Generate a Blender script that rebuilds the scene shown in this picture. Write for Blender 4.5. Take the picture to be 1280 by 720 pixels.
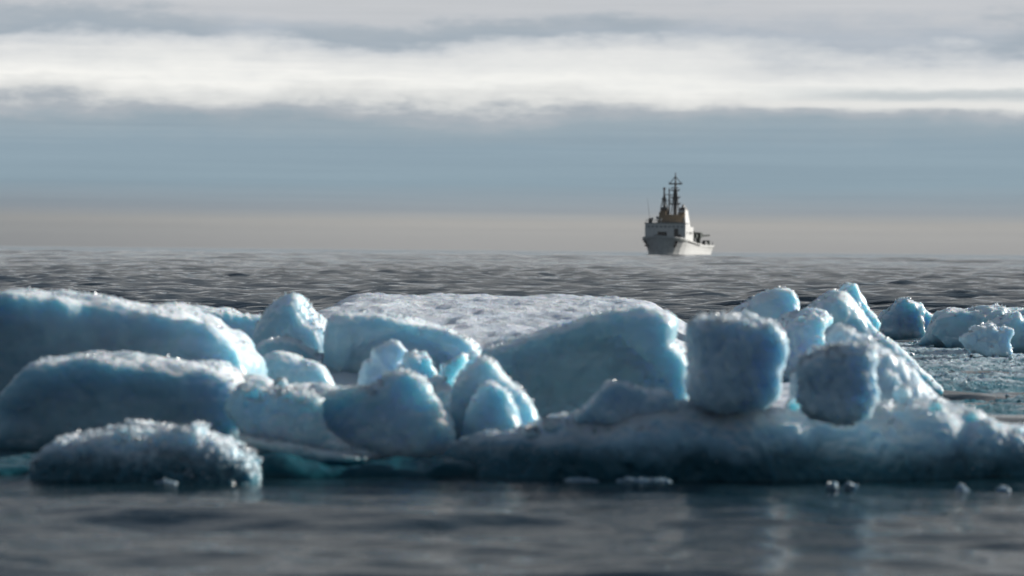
import bpy, math, random
import numpy as np
from mathutils import Vector, Matrix

# ------------------------------------------------------------------ scene, camera, sky, sun
S = bpy.context.scene
COL = S.collection
for o in list(bpy.data.objects):
    bpy.data.objects.remove(o)
R_ = math.radians

F_PX = 3630.0                       # focal length in pixels of a 1280 wide frame
CAM = np.array([0.0, 0.0, 1.5])
PITCH, ROLL = R_(0.762), R_(0.49)
_f = np.array([0.0, math.cos(PITCH), -math.sin(PITCH)])
_r0 = np.array([1.0, 0.0, 0.0])
_u0 = np.cross(_r0, _f)
RGT = _r0 * math.cos(ROLL) + _u0 * math.sin(ROLL)
UPV = np.cross(RGT, _f)
FWD = _f


def P(px, py, d):
    """world point seen at photo pixel (px, py), d metres ahead"""
    v = FWD + RGT * ((px - 640) / F_PX) + UPV * ((360 - py) / F_PX)
    return CAM + v * (d / v[1])


cam = bpy.data.cameras.new('camera')
cam.sensor_width = 36
cam.lens = F_PX / 1280 * 36
cam.clip_start, cam.clip_end = 0.5, 90000
cam.dof.use_dof = True
cam.dof.focus_distance = 58
cam.dof.aperture_fstop = 1.9
cam.dof.aperture_blades = 7
co = bpy.data.objects.new('camera', cam)
COL.objects.link(co)
M4 = Matrix(((RGT[0], UPV[0], -FWD[0], CAM[0]), (RGT[1], UPV[1], -FWD[1], CAM[1]),
             (RGT[2], UPV[2], -FWD[2], CAM[2]), (0, 0, 0, 1)))
co.matrix_world = M4
S.camera = co

S.view_settings.view_transform = 'Standard'
S.view_settings.look = 'None'
S.view_settings.gamma = 1
S.view_settings.use_curve_mapping = False
S.view_settings.exposure = 0.25

SUN_AZ, SUN_EL = R_(60), R_(19)     # azimuth to the right of the view axis, elevation
sun = bpy.data.lights.new('sun', 'SUN')
sun.energy = 4.8
sun.angle = R_(0.6)
sun.color = (1.0, 0.96, 0.90)
so = bpy.data.objects.new('sun', sun)
COL.objects.link(so)
sd = Vector((math.sin(SUN_AZ) * math.cos(SUN_EL), math.cos(SUN_AZ) * math.cos(SUN_EL), math.sin(SUN_EL)))
so.rotation_euler = sd.to_track_quat('Z', 'Y').to_euler()
so.location = sd * 50


class NT:
    """tiny node tree helper"""
    def __init__(s, tree):
        s.t = tree
        tree.nodes.clear()

    def n(s, kind, **kw):
        nd = s.t.nodes.new(kind)
        for k, v in kw.items():
            if k.startswith('i_'):
                key = k[2:]
                key = int(key) if key.isdigit() else key.replace('_', ' ')
                s.put(nd, key, v)
            else:
                setattr(nd, k, v)
        return nd

    def put(s, nd, key, v):
        if isinstance(v, bpy.types.NodeSocket):
            s.t.links.new(v, nd.inputs[key])
        else:
            nd.inputs[key].default_value = v

    def m(s, op, a, b=0.0, c=0.0, clamp=False):
        nd = s.n('ShaderNodeMath', operation=op)
        nd.use_clamp = clamp
        for i, v in enumerate((a, b, c)):
            s.put(nd, i, v)
        return nd.outputs[0]

    def mix(s, fac, a, b, blend='MIX'):
        nd = s.n('ShaderNodeMix', data_type='RGBA', blend_type=blend)
        for k, v in (('Factor', fac), ):
            s.put(nd, 0, v)
        s.put(nd, 6, a if isinstance(a, bpy.types.NodeSocket) else tuple(a) + (1,))
        s.put(nd, 7, b if isinstance(b, bpy.types.NodeSocket) else tuple(b) + (1,))
        return nd.outputs[2]

    def ramp(s, fac, stops, interp='LINEAR'):
        nd = s.n('ShaderNodeValToRGB')
        cr = nd.color_ramp
        cr.interpolation = interp
        while len(cr.elements) > 1:
            cr.elements.remove(cr.elements[-1])
        for i, (p, c) in enumerate(stops):
            e = cr.elements[0] if i == 0 else cr.elements.new(p)
            e.position = p
            e.color = (tuple(c) if len(c) == 4 else tuple(c) + (1,)) if not isinstance(c, (int, float)) else (c, c, c, 1)
        s.put(nd, 0, fac)
        return nd

    def sstep(s, x, a, b):
        nd = s.n('ShaderNodeMapRange', interpolation_type='SMOOTHSTEP')
        s.put(nd, 0, x)
        nd.inputs[1].default_value = a
        nd.inputs[2].default_value = b
        return nd.outputs[0]

    def noise(s, vec, scale, detail=4, rough=.5, dist=0.0):
        nd = s.n('ShaderNodeTexNoise')
        s.put(nd, 'Vector', vec)
        nd.inputs['Scale'].default_value = scale
        nd.inputs['Detail'].default_value = detail
        nd.inputs['Roughness'].default_value = rough
        nd.inputs['Distortion'].default_value = dist
        return nd.outputs[0]

    def xyz(s, x, y, z):
        nd = s.n('ShaderNodeCombineXYZ')
        for i, v in enumerate((x, y, z)):
            s.put(nd, i, v)
        return nd.outputs[0]


# sky: Nishita with stratus bands laid out by elevation and azimuth of the direction itself
W = bpy.data.worlds.new('World')
S.world = W
W.use_nodes = True
w = NT(W.node_tree)
SKY_STR = 0.1
sky = w.n('ShaderNodeTexSky', sky_type='NISHITA')
sky.sun_disc = False
sky.sun_elevation = SUN_EL
sky.sun_rotation = SUN_AZ
sky.air_density = 1.0
sky.dust_density = 1.5
tc = w.n('ShaderNodeTexCoord').outputs['Generated']
sp = w.n('ShaderNodeSeparateXYZ')
w.put(sp, 0, tc)
el = w.m('MULTIPLY', w.m('ARCSINE', sp.outputs[2]), 57.2958)
az = w.m('MULTIPLY', w.m('ARCTAN2', sp.outputs[0], sp.outputs[1]), 57.2958)
warp1 = w.noise(w.xyz(w.m('MULTIPLY', az, .16), w.m('MULTIPLY', el, .7), 3.1), 1.0, 5, .55)
warp2 = w.noise(w.xyz(w.m('MULTIPLY', az, .9), w.m('MULTIPLY', el, 2.2), 7.7), 1.0, 7, .62)
streak = w.noise(w.xyz(w.m('MULTIPLY', az, .10), w.m('MULTIPLY', el, 5.0), 1.7), 1.0, 4, .6)
up = w.sstep(el, 0.8, 3.2)
wob = w.m('MULTIPLY', w.m('ADD', w.m('MULTIPLY', w.m('SUBTRACT', warp1, .5), 1.7),
                          w.m('MULTIPLY', w.m('SUBTRACT', warp2, .5), .6)), w.m('ADD', w.m('MULTIPLY', up, .95), .05))
e2 = w.m('ADD', el, wob)
f8 = w.m('DIVIDE', e2, 8.0, clamp=True)
k = 1 / 8.0
band = w.ramp(f8, [(0.0, (.345, .345, .345)), (.25 * k, (.37, .37, .365)), (.54 * k, (.395, .392, .38)), (.76 * k, (.30, .34, .375)),
                   (1.3 * k, (.265, .36, .425)), (2.0 * k, (.275, .368, .437)), (2.45 * k, (.325, .40, .455)), (2.68 * k, (.42, .46, .50)),
                   (2.88 * k, (.72, .73, .72)), (3.2 * k, (.91, .91, .88)), (3.75 * k, (.72, .735, .74)),
                   (4.2 * k, (.45, .50, .56)), (4.6 * k, (.56, .58, .61)), (5.4 * k, (.53, .55, .57)), (6.6 * k, (.46, .46, .455)), (1.0, (.375, .38, .385))])
col = band.outputs[0]
# faint streaks in the lower blue band and soft mottling in the cloud
st = w.m('MULTIPLY', w.m('SUBTRACT', streak, .5), .22)
low = w.m('MULTIPLY', w.sstep(el, .05, .4), 1.0)
col = w.mix(1.0, col, w.mix(low, (1, 1, 1), w.n('ShaderNodeCombineColor', i_0=w.m('ADD', 1.0, w.m('MULTIPLY', st, 1.15)),
                                                i_1=w.m('ADD', 1.0, st), i_2=w.m('ADD', 1.0, w.m('MULTIPLY', st, .85))).outputs[0]), 'MULTIPLY')
# breaks of blue along the upper edge of the white bank
gapn = w.noise(w.xyz(w.m('MULTIPLY', w.m('ADD', az, 4.0), .13), w.m('MULTIPLY', el, .45), 9.3), 1.0, 3, .5)
gapn = w.m('ADD', gapn, w.m('MULTIPLY', w.sstep(az, -2.5, -8.0), .10))
gap = w.m('MULTIPLY', w.sstep(gapn, .50, .60), w.m('MULTIPLY', w.sstep(e2, 3.95, 4.2), w.m('SUBTRACT', 1.0, w.sstep(e2, 4.35, 4.75))))
col = w.mix(w.m('MULTIPLY', gap, .5), col, (.29, .36, .42))
g2 = w.m('SUBTRACT', 1.0, w.sstep(w.m('ABSOLUTE', w.m('SUBTRACT', w.m('ADD', el, w.m('MULTIPLY', wob, .45)), 3.12)), .02, .22))
col = w.mix(w.m('MULTIPLY', w.m('MULTIPLY', g2, w.sstep(az, 3.8, 7.5)), .7), col, (.40, .46, .50))
# thin bright streak under the bank on the right
ln = w.m('SUBTRACT', 1.0, w.sstep(w.m('ABSOLUTE', w.m('SUBTRACT', w.m('ADD', el, w.m('MULTIPLY', wob, .08)), 2.88)), .02, .10))
col = w.mix(w.m('MULTIPLY', w.m('MULTIPLY', ln, w.sstep(az, 3.6, 5.6)), .8), col, (.80, .80, .78))
# horizon band a little duller to the left
col = w.mix(1.0, col, w.mix(w.m('MULTIPLY', w.sstep(az, 0.0, -14.0), w.m('SUBTRACT', 1.0, w.sstep(el, .1, 1.6))), (1, 1, 1), (.62, .66, .70)), 'MULTIPLY')
# lift to the sky strength; higher up the deck thins and the Nishita blue comes through
big = w.n('ShaderNodeVectorMath', operation='SCALE', i_0=col)
big.inputs['Scale'].default_value = .84 / SKY_STR
deck = w.noise(tc, 2.2, 5, .55)
alpha = w.m('SUBTRACT', 1.0, w.m('MULTIPLY', w.sstep(el, 6.0, 30.0), w.m('MULTIPLY', w.sstep(deck, .3, .7), .6)))
raw = w.mix(alpha, sky.outputs[0], big.outputs[0])
# unseen sky behind the camera and overhead dimmed and blued to lower ambient light
side = w.m('MULTIPLY', w.sstep(w.m('ABSOLUTE', az), 35.0, 100.0), .58)
over = w.m('MULTIPLY', w.sstep(el, 20.0, 60.0), .34)
dim = w.m('MULTIPLY', w.m('SUBTRACT', 1.0, side), w.m('SUBTRACT', 1.0, over))
dk_ = w.n('ShaderNodeVectorMath', operation='SCALE', i_0=raw)
w.put(dk_, 'Scale', dim)
blue = w.m('MULTIPLY', w.sstep(el, 20.0, 45.0), .8)
final = w.mix(1.0, dk_.outputs[0], w.mix(w.m('MAXIMUM', blue, side), (1, 1, 1), (.67, .96, 1.26)), 'MULTIPLY')
bg = w.n('ShaderNodeBackground', i_0=final)
bg.inputs[1].default_value = SKY_STR
wo = w.n('ShaderNodeOutputWorld')
w.put(wo, 0, bg.outputs[0])

# ------------------------------------------------------------------ numpy noise and meshing
_rng = np.random.RandomState(7)
_perm = _rng.permutation(512).astype(np.int64)
_perm = np.concatenate([_perm, _perm, _perm])
_grad = _rng.normal(size=(512, 3))
_grad /= np.linalg.norm(_grad, axis=1)[:, None]
_grad = _grad.astype(np.float32)


def perlin(x, y, z):
    x, y, z = np.broadcast_arrays(np.asarray(x, np.float32), np.asarray(y, np.float32), np.asarray(z, np.float32))
    xi, yi, zi = np.floor(x), np.floor(y), np.floor(z)
    xf, yf, zf = x - xi, y - yi, z - zi
    X, Y, Z = (a.astype(np.int64) & 511 for a in (xi, yi, zi))
    fx, fy, fz = (t * t * t * (t * (t * 6 - 15) + 10) for t in (xf, yf, zf))
    out = 0
    for dx in (0, 1):
        wx = fx if dx else 1 - fx
        for dy in (0, 1):
            wy = fy if dy else 1 - fy
            for dz in (0, 1):
                wz = fz if dz else 1 - fz
                h = _perm[(_perm[(_perm[(X + dx) & 511] + Y + dy) & 511] + Z + dz) & 511]
                g = _grad[h]
                out = out + wx * wy * wz * (g[..., 0] * (xf - dx) + g[..., 1] * (yf - dy) + g[..., 2] * (zf - dz))
    return out * 1.6


def fbm(x, y, z, octaves=3, gain=.5):
    s, a, f = 0, 1.0, 1.0
    for i in range(octaves):
        s = s + a * perlin(x * f + 17.3 * i, y * f - 9.1 * i, z * f + 5.7 * i)
        a *= gain
        f *= 2.03
    return s


def surface_nets(Fv, org, h):
    ins = Fv < 0
    nx, ny, nz = Fv.shape
    cn = np.zeros((nx - 1, ny - 1, nz - 1), np.uint8)
    for dx in (0, 1):
        for dy in (0, 1):
            for dz in (0, 1):
                cn += ins[dx:nx - 1 + dx, dy:ny - 1 + dy, dz:nz - 1 + dz]
    ii, jj, kk = np.nonzero((cn > 0) & (cn < 8))
    idx = -np.ones((nx - 1, ny - 1, nz - 1), np.int64)
    idx[ii, jj, kk] = np.arange(len(ii))
    acc = np.zeros((len(ii), 3))
    cnt = np.zeros(len(ii))
    cs = [(a, b, c) for a in (0, 1) for b in (0, 1) for c in (0, 1)]
    for a in cs:
        for ax in range(3):
            if a[ax]:
                continue
            b = list(a)
            b[ax] = 1
            fa = Fv[ii + a[0], jj + a[1], kk + a[2]]
            fb = Fv[ii + b[0], jj + b[1], kk + b[2]]
            cr = (fa < 0) != (fb < 0)
            t = np.where(cr, fa / np.where(cr, fa - fb, 1), 0)
            p = np.tile(np.array(a, float), (len(ii), 1))
            p[:, ax] += t
            acc += np.where(cr[:, None], p, 0)
            cnt += cr
    V = (acc / np.maximum(cnt, 1)[:, None] + np.stack([ii, jj, kk], 1)) * h + org
    faces = []
    for ax in range(3):
        o1, o2 = [(1, 2), (2, 0), (0, 1)][ax]
        sl0 = [slice(1, n - 1) for n in Fv.shape]
        sl1 = list(sl0)
        sl0[ax] = slice(0, Fv.shape[ax] - 1)
        sl1[ax] = slice(1, Fv.shape[ax])
        A, B = ins[tuple(sl0)], ins[tuple(sl1)]
        e = np.stack(np.nonzero(A != B), 1)
        if not len(e):
            continue
        flip = A[tuple(e.T)]
        base = e.copy()
        for q in (o1, o2):
            base[:, q] += 1

        def cell(d1, d2):
            c = base.copy()
            c[:, o1] -= d1
            c[:, o2] -= d2
            return idx[tuple(c.T)]
        q = np.stack([cell(1, 1), cell(0, 1), cell(0, 0), cell(1, 0)], 1)
        q[~flip] = q[~flip][:, ::-1]
        faces.append(q)
    return V, np.concatenate(faces)


def mesh_from(name, V, Q, mat=None, smooth=True, tris=None):
    me = bpy.data.meshes.new(name)
    me.vertices.add(len(V))
    me.vertices.foreach_set('co', np.asarray(V, np.float32).ravel())
    nt = 0 if tris is None else len(tris)
    vi, tot = Q.astype(np.int32).ravel(), np.full(len(Q), Q.shape[1], np.int32)
    if nt:
        vi, tot = np.concatenate([vi, tris.astype(np.int32).ravel()]), np.concatenate([tot, np.full(nt, 3, np.int32)])
    me.loops.add(len(vi))
    me.loops.foreach_set('vertex_index', vi)
    me.polygons.add(len(tot))
    me.polygons.foreach_set('loop_start', np.concatenate([[0], np.cumsum(tot)[:-1]]).astype(np.int32))
    me.polygons.foreach_set('loop_total', tot)
    if smooth:
        me.polygons.foreach_set('use_smooth', np.concatenate([np.ones(len(Q), bool), np.zeros(nt, bool)]))
    me.update(calc_edges=True)
    if mat:
        me.materials.append(mat)
    return me


def link(name, me, parent=None, loc=None):
    o = bpy.data.objects.new(name, me)
    COL.objects.link(o)
    if parent:
        o.parent = parent
    if loc is not None:
        o.location = loc
    return o


def tag(o, label=None, cat=None, group=None, kind=None):
    for k_, v in (('label', label), ('category', cat), ('group', group), ('kind', kind)):
        if v:
            o[k_] = v
    return o


# ------------------------------------------------------------------ materials
def new_mat(name):
    m = bpy.data.materials.new(name)
    m.use_nodes = True
    return m, NT(m.node_tree)


def finish(t, bsdf):
    o = t.n('ShaderNodeOutputMaterial')
    t.put(o, 0, bsdf.outputs[0])


def ice_mat(name, ice, white, frost=0.0, snow_lo=.30, snow_hi=.80, sss=1.0, radius=(.13, .29, .37), scale=1.0,
            bump=.5, wet_z=.07, grain=1.0, teal=(.014, .11, .15)):
    m, t = new_mat(name)
    geo = t.n('ShaderNodeNewGeometry')
    pos = geo.outputs['Position']
    nz = t.n('ShaderNodeSeparateXYZ', i_0=geo.outputs['Normal']).outputs[2]
    pz = t.n('ShaderNodeSeparateXYZ', i_0=pos).outputs[2]
    n1 = t.noise(pos, 2.6, 4, .6)
    n2 = t.noise(pos, 26, 6, .66)
    n3 = t.noise(pos, 95, 3, .6)
    # snow lies on what faces up
    sn = t.m('ADD', nz, t.m('ADD', t.m('MULTIPLY', t.m('SUBTRACT', n1, .5), .35), t.m('MULTIPLY', t.m('SUBTRACT', n2, .5), .25)))
    snow = t.sstep(sn, snow_lo, snow_hi)
    # bubbly white patches inside the clear blue ice, laid in tilted layers
    vecl = t.n('ShaderNodeMapping', i_0=pos)
    vecl.inputs['Scale'].default_value = (.8, .8, 3.2)
    vecl.inputs['Rotation'].default_value = (.1, .28, 0)
    lay = t.sstep(t.noise(vecl.outputs[0], 2.2, 5, .6, .4), .38, .70)
    fr = t.m('ADD', t.m('MULTIPLY', lay, .45), frost, clamp=True)
    c = t.mix(fr, ice, white)
    c = t.mix(t.m('MULTIPLY', snow, .9), c, (.84, .89, .93))
    # sea-washed foot: bare, wet, deep coloured ice
    wetm = t.m('SUBTRACT', 1.0, t.sstep(t.m('ADD', pz, t.m('MULTIPLY', t.m('SUBTRACT', n1, .5), .22)), wet_z - .10, wet_z + .14))
    c = t.mix(t.m('MULTIPLY', wetm, .92), c, teal)
    rough = t.m('ADD', t.m('MULTIPLY', snow, .35), t.m('SUBTRACT', .32, t.m('MULTIPLY', wetm, .18)))
    b1 = t.n('ShaderNodeBump', i_Height=t.m('ADD', n2, t.m('MULTIPLY', n3, .5 * grain)))
    t.put(b1, 'Strength', t.m('ADD', bump * .15, t.m('MULTIPLY', snow, bump * .75)))
    b1.inputs['Distance'].default_value = .03
    rad = t.mix(t.m('MULTIPLY', snow, .8), radius, (.035, .045, .055))
    bs = t.n('ShaderNodeBsdfPrincipled', i_Base_Color=c, i_Roughness=rough, i_Normal=b1.outputs[0])
    t.put(bs, 'Subsurface Radius', rad)
    bs.inputs['IOR'].default_value = 1.31
    bs.inputs['Subsurface Weight'].default_value = sss
    bs.inputs['Subsurface Scale'].default_value = scale
    bs.inputs['Specular IOR Level'].default_value = .5
    finish(t, bs)
    return m


BLUE = ice_mat('blue_ice', (.36, .54, .62), (.54, .67, .74), snow_lo=.34, snow_hi=.8)
PALE = ice_mat('pale_ice', (.40, .60, .70), (.66, .77, .83), frost=.2, snow_lo=.30, snow_hi=.8)
SLABICE = ice_mat('crusty_slab_ice', (.44, .61, .71), (.68, .80, .86), frost=.3, radius=(.15, .22, .26), bump=.5, grain=1.2, snow_lo=.25, snow_hi=.8, wet_z=.14)
BIT = ice_mat('clear_bit_ice', (.20, .28, .33), (.36, .44, .48), frost=.2, radius=(.02, .03, .04), bump=.8, wet_z=-1.0, snow_lo=.95, snow_hi=1.7)
FROST = ice_mat('frosted_ice', (.38, .58, .71), (.64, .78, .86), frost=.4, radius=(.11, .14, .16), bump=.55, grain=1.2)
CRUST = ice_mat('granular_ice', (.33, .56, .71), (.60, .76, .85), frost=.25, radius=(.09, .15, .19), bump=1.0, grain=2.5, snow_lo=.35, snow_hi=.9, wet_z=.16)
m, t = new_mat('frost_crystal')
df = t.n('ShaderNodeBsdfDiffuse')
df.inputs[0].default_value = (.78, .84, .88, 1)
tr = t.n('ShaderNodeBsdfTranslucent')
tr.inputs[0].default_value = (.74, .84, .90, 1)
gl = t.n('ShaderNodeBsdfGlossy')
gl.inputs['Roughness'].default_value = .35
mx = t.n('ShaderNodeMixShader', i_1=df.outputs[0], i_2=tr.outputs[0])
mx.inputs[0].default_value = .62
fz = t.n('ShaderNodeFresnel')
fz.inputs[0].default_value = 1.31
mx2 = t.n('ShaderNodeMixShader', i_0=fz.outputs[0], i_1=mx.outputs[0], i_2=gl.outputs[0])
finish(t, mx2)
CRYSTAL = m
TEALICE = ice_mat('sea_washed_ice', (.03, .13, .17), (.06, .20, .25), sss=.6, wet_z=.5, snow_lo=.9, snow_hi=1.4, teal=(.006, .06, .08))

m, t = new_mat('snow')
pos = t.n('ShaderNodeNewGeometry').outputs['Position']
n1, n2, n3 = t.noise(pos, 1.1, 4), t.noise(pos, 14, 4, .65), t.noise(pos, 60, 2, .6)
pz = t.n('ShaderNodeSeparateXYZ', i_0=pos).outputs[2]
c = t.mix(t.sstep(n1, .35, .7), (.72, .79, .88), (.84, .88, .93))
wetm = t.m('SUBTRACT', 1.0, t.sstep(t.m('ADD', pz, t.m('MULTIPLY', t.m('SUBTRACT', n2, .5), .1)), .03, .22))
c = t.mix(t.m('MULTIPLY', wetm, .9), c, (.06, .28, .34))
b1 = t.n('ShaderNodeBump', i_Height=t.m('ADD', n2, t.m('MULTIPLY', n3, .6)))
b1.inputs['Strength'].default_value = .9
b1.inputs['Distance'].default_value = .05
bs = t.n('ShaderNodeBsdfPrincipled', i_Base_Color=c, i_Normal=b1.outputs[0])
bs.inputs['Roughness'].default_value = .42
bs.inputs['Subsurface Weight'].default_value = .6
bs.inputs['Subsurface Radius'].default_value = (.03, .05, .07)
bs.inputs['Subsurface Scale'].default_value = 1
finish(t, bs)
SNOW = m

m, t = new_mat('slush')
pos = t.n('ShaderNodeNewGeometry').outputs['Position']
n1, n2, n3 = t.noise(pos, 1.6, 4), t.noise(pos, 18, 4, .65), t.noise(pos, 60, 2, .6)
c = t.mix(t.sstep(t.m('ADD', n1, t.m('MULTIPLY', t.m('SUBTRACT', t.n('ShaderNodeSeparateXYZ', i_0=pos).outputs[2], .05), 3.0)), .38, .66), (.05, .24, .31), (.62, .75, .82))
b1 = t.n('ShaderNodeBump', i_Height=t.m('ADD', n2, t.m('MULTIPLY', n3, .6)))
b1.inputs['Strength'].default_value = 1.0
b1.inputs['Distance'].default_value = .05
bs = t.n('ShaderNodeBsdfPrincipled', i_Base_Color=c, i_Normal=b1.outputs[0])
bs.inputs['Roughness'].default_value = .18
bs.inputs['IOR'].default_value = 1.31
bs.inputs['Subsurface Weight'].default_value = .5
bs.inputs['Subsurface Radius'].default_value = (.02, .05, .07)
finish(t, bs)
SLUSH = m

m, t = new_mat('sea_water')
pos = t.n('ShaderNodeNewGeometry').outputs['Position']
mp = t.n('ShaderNodeMapping', i_0=pos)
mp.inputs['Scale'].default_value = (.55, 1.9, 1.0)
n1, n2 = t.noise(mp.outputs[0], .9, 5, .6, .3), t.noise(mp.outputs[0], 8, 3, .55)
opn = t.sstep(t.n('ShaderNodeSeparateXYZ', i_0=pos).outputs[1], 30, 90)      # open water beyond the lee of the floe
b0 = t.n('ShaderNodeBump', i_Height=n1)
t.put(b0, 'Strength', opn)
b0.inputs['Distance'].default_value = .12
b1 = t.n('ShaderNodeBump', i_Height=n2, i_Normal=b0.outputs[0])
b1.inputs['Strength'].default_value = .75
b1.inputs['Distance'].default_value = .016
bs = t.n('ShaderNodeBsdfPrincipled', i_Normal=b1.outputs[0])
bs.inputs['Base Color'].default_value = (.006, .022, .030, 1)
bs.inputs['Roughness'].default_value = .06
bs.inputs['IOR'].default_value = 1.333
finish(t, bs)
SEA = m


def paint(name, colr, rough=.45, metal=0.0, dirt=.25):
    m, t = new_mat(name)
    tcn = t.n('ShaderNodeTexCoord').outputs['Object']
    mp = t.n('ShaderNodeMapping', i_0=tcn)
    mp.inputs['Scale'].default_value = (1, 1, .25)
    n = t.sstep(t.noise(mp.outputs[0], 1.3, 5, .65), .42, .75)
    c = t.mix(t.m('MULTIPLY', n, dirt), colr, tuple(x * .55 + .02 for x in colr))
    bs = t.n('ShaderNodeBsdfPrincipled', i_Base_Color=c)
    bs.inputs['Roughness'].default_value = rough
    bs.inputs['Metallic'].default_value = metal
    finish(t, bs)
    return m


WHITE = paint('white_paint', (.72, .72, .70), dirt=.55)
BUFF = paint('buff_paint', (.30, .21, .12))
DARKG = paint('dark_grey_paint', (.045, .05, .055))
BLACK = paint('black_paint', (.02, .02, .022))
GREEN = paint('dark_green_paint', (.02, .035, .03), .8)
GLASS = paint('dark_glass', (.015, .018, .022), .08, 0, 0)
DECK = paint('deck_paint', (.10, .14, .12), .7)
GREYP = paint('grey_paint', (.30, .32, .33))

# ------------------------------------------------------------------ sea
def smooth(x, a, b):
    t_ = np.clip((x - a) / (b - a), 0, 1)
    return t_ * t_ * (3 - 2 * t_)


def build_sea():
    def geom(a, b, ratio):
        n = int(math.log(b / a) / math.log(1 + ratio))
        return list(a * (b / a) ** (np.arange(n) / n))
    rr = np.array(geom(2.0, 12, .02) + geom(12, 30, .0040) + geom(30, 700, .0030) + geom(700, 6000, .0045) + [6000.0])
    inner = np.linspace(-13, 13, 1150)
    outer = np.array([-180, -150, -120, -90, -70, -55, -45, -38, -32, -27, -23, -20, -17.5, -15.5, -14])
    aa = np.radians(np.concatenate([outer, inner, -outer[::-1]]))
    Rr, Aa = np.meshgrid(rr, aa, indexing='ij')
    X, Y = (Rr * np.sin(Aa)).astype(np.float32), (Rr * np.cos(Aa)).astype(np.float32)
    Z = np.zeros_like(X)
    rs = np.random.RandomState(3)
    N = 72
    lam = np.exp(np.linspace(math.log(.22), math.log(18), N))
    drow = np.gradient(rr)[:, None].astype(np.float32)
    lee = np.clip((Y - 20) / 30, 0, 1) * .3 + .7             # calmer water in the lee of the floe
    lee = lee * (1 - .6 * smooth(Y, 16.2, 18.3) * (1 - smooth(Y, 21, 24)))     # calmest right along the ice
    lee = lee.astype(np.float32)
    far = np.clip((Y - 150) / 500, 0, 1).astype(np.float32)
    gust = 1 + .45 * perlin(X / 26, Y / 60, 0 * X + 3.3)
    for i in range(N):
        L = lam[i]
        th = rs.normal(0, .55 if L > 1.8 else .27) + .10                            # crests run mostly across the view
        kx, ky = math.sin(th) * 2 * math.pi / L, math.cos(th) * 2 * math.pi / L
        slope = .036 if L < 2.2 else .036 * (2.2 / L) ** 1.7
        rough_ = .036 * .2 if L > 2.2 else 0.0                 # longer wind sea out in the open
        if .45 < L < 1.8:
            slope *= 1.5
        if L < .45:
            slope *= 2.1
        if L < .6:
            slope *= .8
        amp = (slope + rough_ * far) * L / (2 * math.pi)
        fade = np.clip((L / (drow * 3.0 + 1e-6) - .6) / .8, 0, 1)
        ph = kx * X + ky * Y + rs.uniform(0, 6.28)
        s_ = np.sin(ph)
        if L < 6:                                               # short-crested: break each train into groups
            s_ = s_ * (.55 + .45 * np.sin(ph * .23 + (kx * Y - ky * X) * .31 + rs.uniform(0, 6.28)))
            s_ = s_ + .25 * np.cos(2 * ph) * .3
        g = lee * (1.0 + .95 * np.clip((Y - 48) / 20, 0, 1)) if L > .7 else lee
        Z += (amp * fade) * s_ * g * gust
    Z *= 1.25
    ice = ((Y > 19.6) & (Y < 48) & (np.abs(X) < 9))
    Z = np.where(ice & (X < 3), np.minimum(Z, .05), Z)
    V = np.stack([X.ravel(), Y.ravel(), Z.ravel()], 1)
    nr, na = X.shape
    i, j = np.meshgrid(np.arange(nr - 1), np.arange(na - 1), indexing='ij')
    b = (i * na + j).ravel()
    Q = np.stack([b, b + na, b + na + 1, b + 1], 1)             # faces turned upward below
    me = mesh_from('sea', V, Q[:, ::-1], SEA)
    if me.polygons[len(me.polygons) // 2].normal.z < 0:
        me.flip_normals()
    tag(link('sea', me), kind='structure')


build_sea()

# ------------------------------------------------------------------ ice floe (snow bed and floor the blocks stand on)
def grid_mesh(name, X, Y, Z, mat):
    V = np.stack([X.ravel(), Y.ravel(), Z.ravel()], 1)
    nr, na = X.shape
    i, j = np.meshgrid(np.arange(nr - 1), np.arange(na - 1), indexing='ij')
    b = (i * na + j).ravel()
    me = mesh_from(name, V, np.stack([b, b + na, b + na + 1, b + 1], 1), mat)
    if sum(p.normal.z for p in list(me.polygons)[::max(1, len(me.polygons) // 500)]) < 0:
        me.flip_normals()
    return me


def build_floe():
    xs, ys = np.arange(-7.2, 4.6, .035), np.arange(19.4, 46, .045)
    X, Y = np.meshgrid(xs, ys, indexing='ij')
    w1 = fbm(X * .5, Y * .5, 0 * X, 3)
    # low floor
    xr = 3.75 + .25 * w1 - .9 * smooth(Y, 30, 38)
    floor = .22 * smooth(Y, 22.3 + .3 * w1, 23.2 + .3 * w1) * (1 - smooth(X, xr - .3, xr)) * (1 - smooth(Y, 31 + .5 * w1, 33 + .5 * w1))
    floor = floor * smooth(X, -7.1, -6.4)
    # snow bed rising away from the camera
    xc = -.30 + .02 * (Y - 35)
    half = 2.85 + .25 * w1
    dx = np.abs(X - xc) / half
    prof = .48 + .37 * smooth(Y, 25, 39.5)
    bed = prof * (1 - smooth(dx, .62, 1.18)) * smooth(Y, 22.5, 26.5) * (1 - smooth(Y, 40.2 + .4 * w1, 43 + .4 * w1))
    Z = np.maximum(floor, bed) + .04 * np.minimum(floor, bed)
    on = smooth(Z, .02, .2)
    ridges = 1 - np.abs(fbm(X * 1.1 + .2 * w1, Y * .55, 0 * X + 4.4, 3))
    Z = Z + on * (.045 * fbm(X * .9, Y * .6, 0 * X + 8, 3) + .065 * (ridges - .7) + .014 * fbm(X * 5, Y * 5, 0 * X + 2, 3) + .009 * fbm(X * 14, Y * 14, 0 * X + 5, 2))
    Z = Z - .35 * (1 - smooth(Z, -.05, .12))
    c = np.array([-.3, 32.0, 0])
    me = grid_mesh('ice_floe', X - c[0], Y - c[1], Z, SNOW)
    o = link('ice_floe', me, loc=c)
    tag(o, 'flat snow-covered ice floe with a rough white top, behind the blue blocks', 'ice floe')


build_floe()


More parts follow.
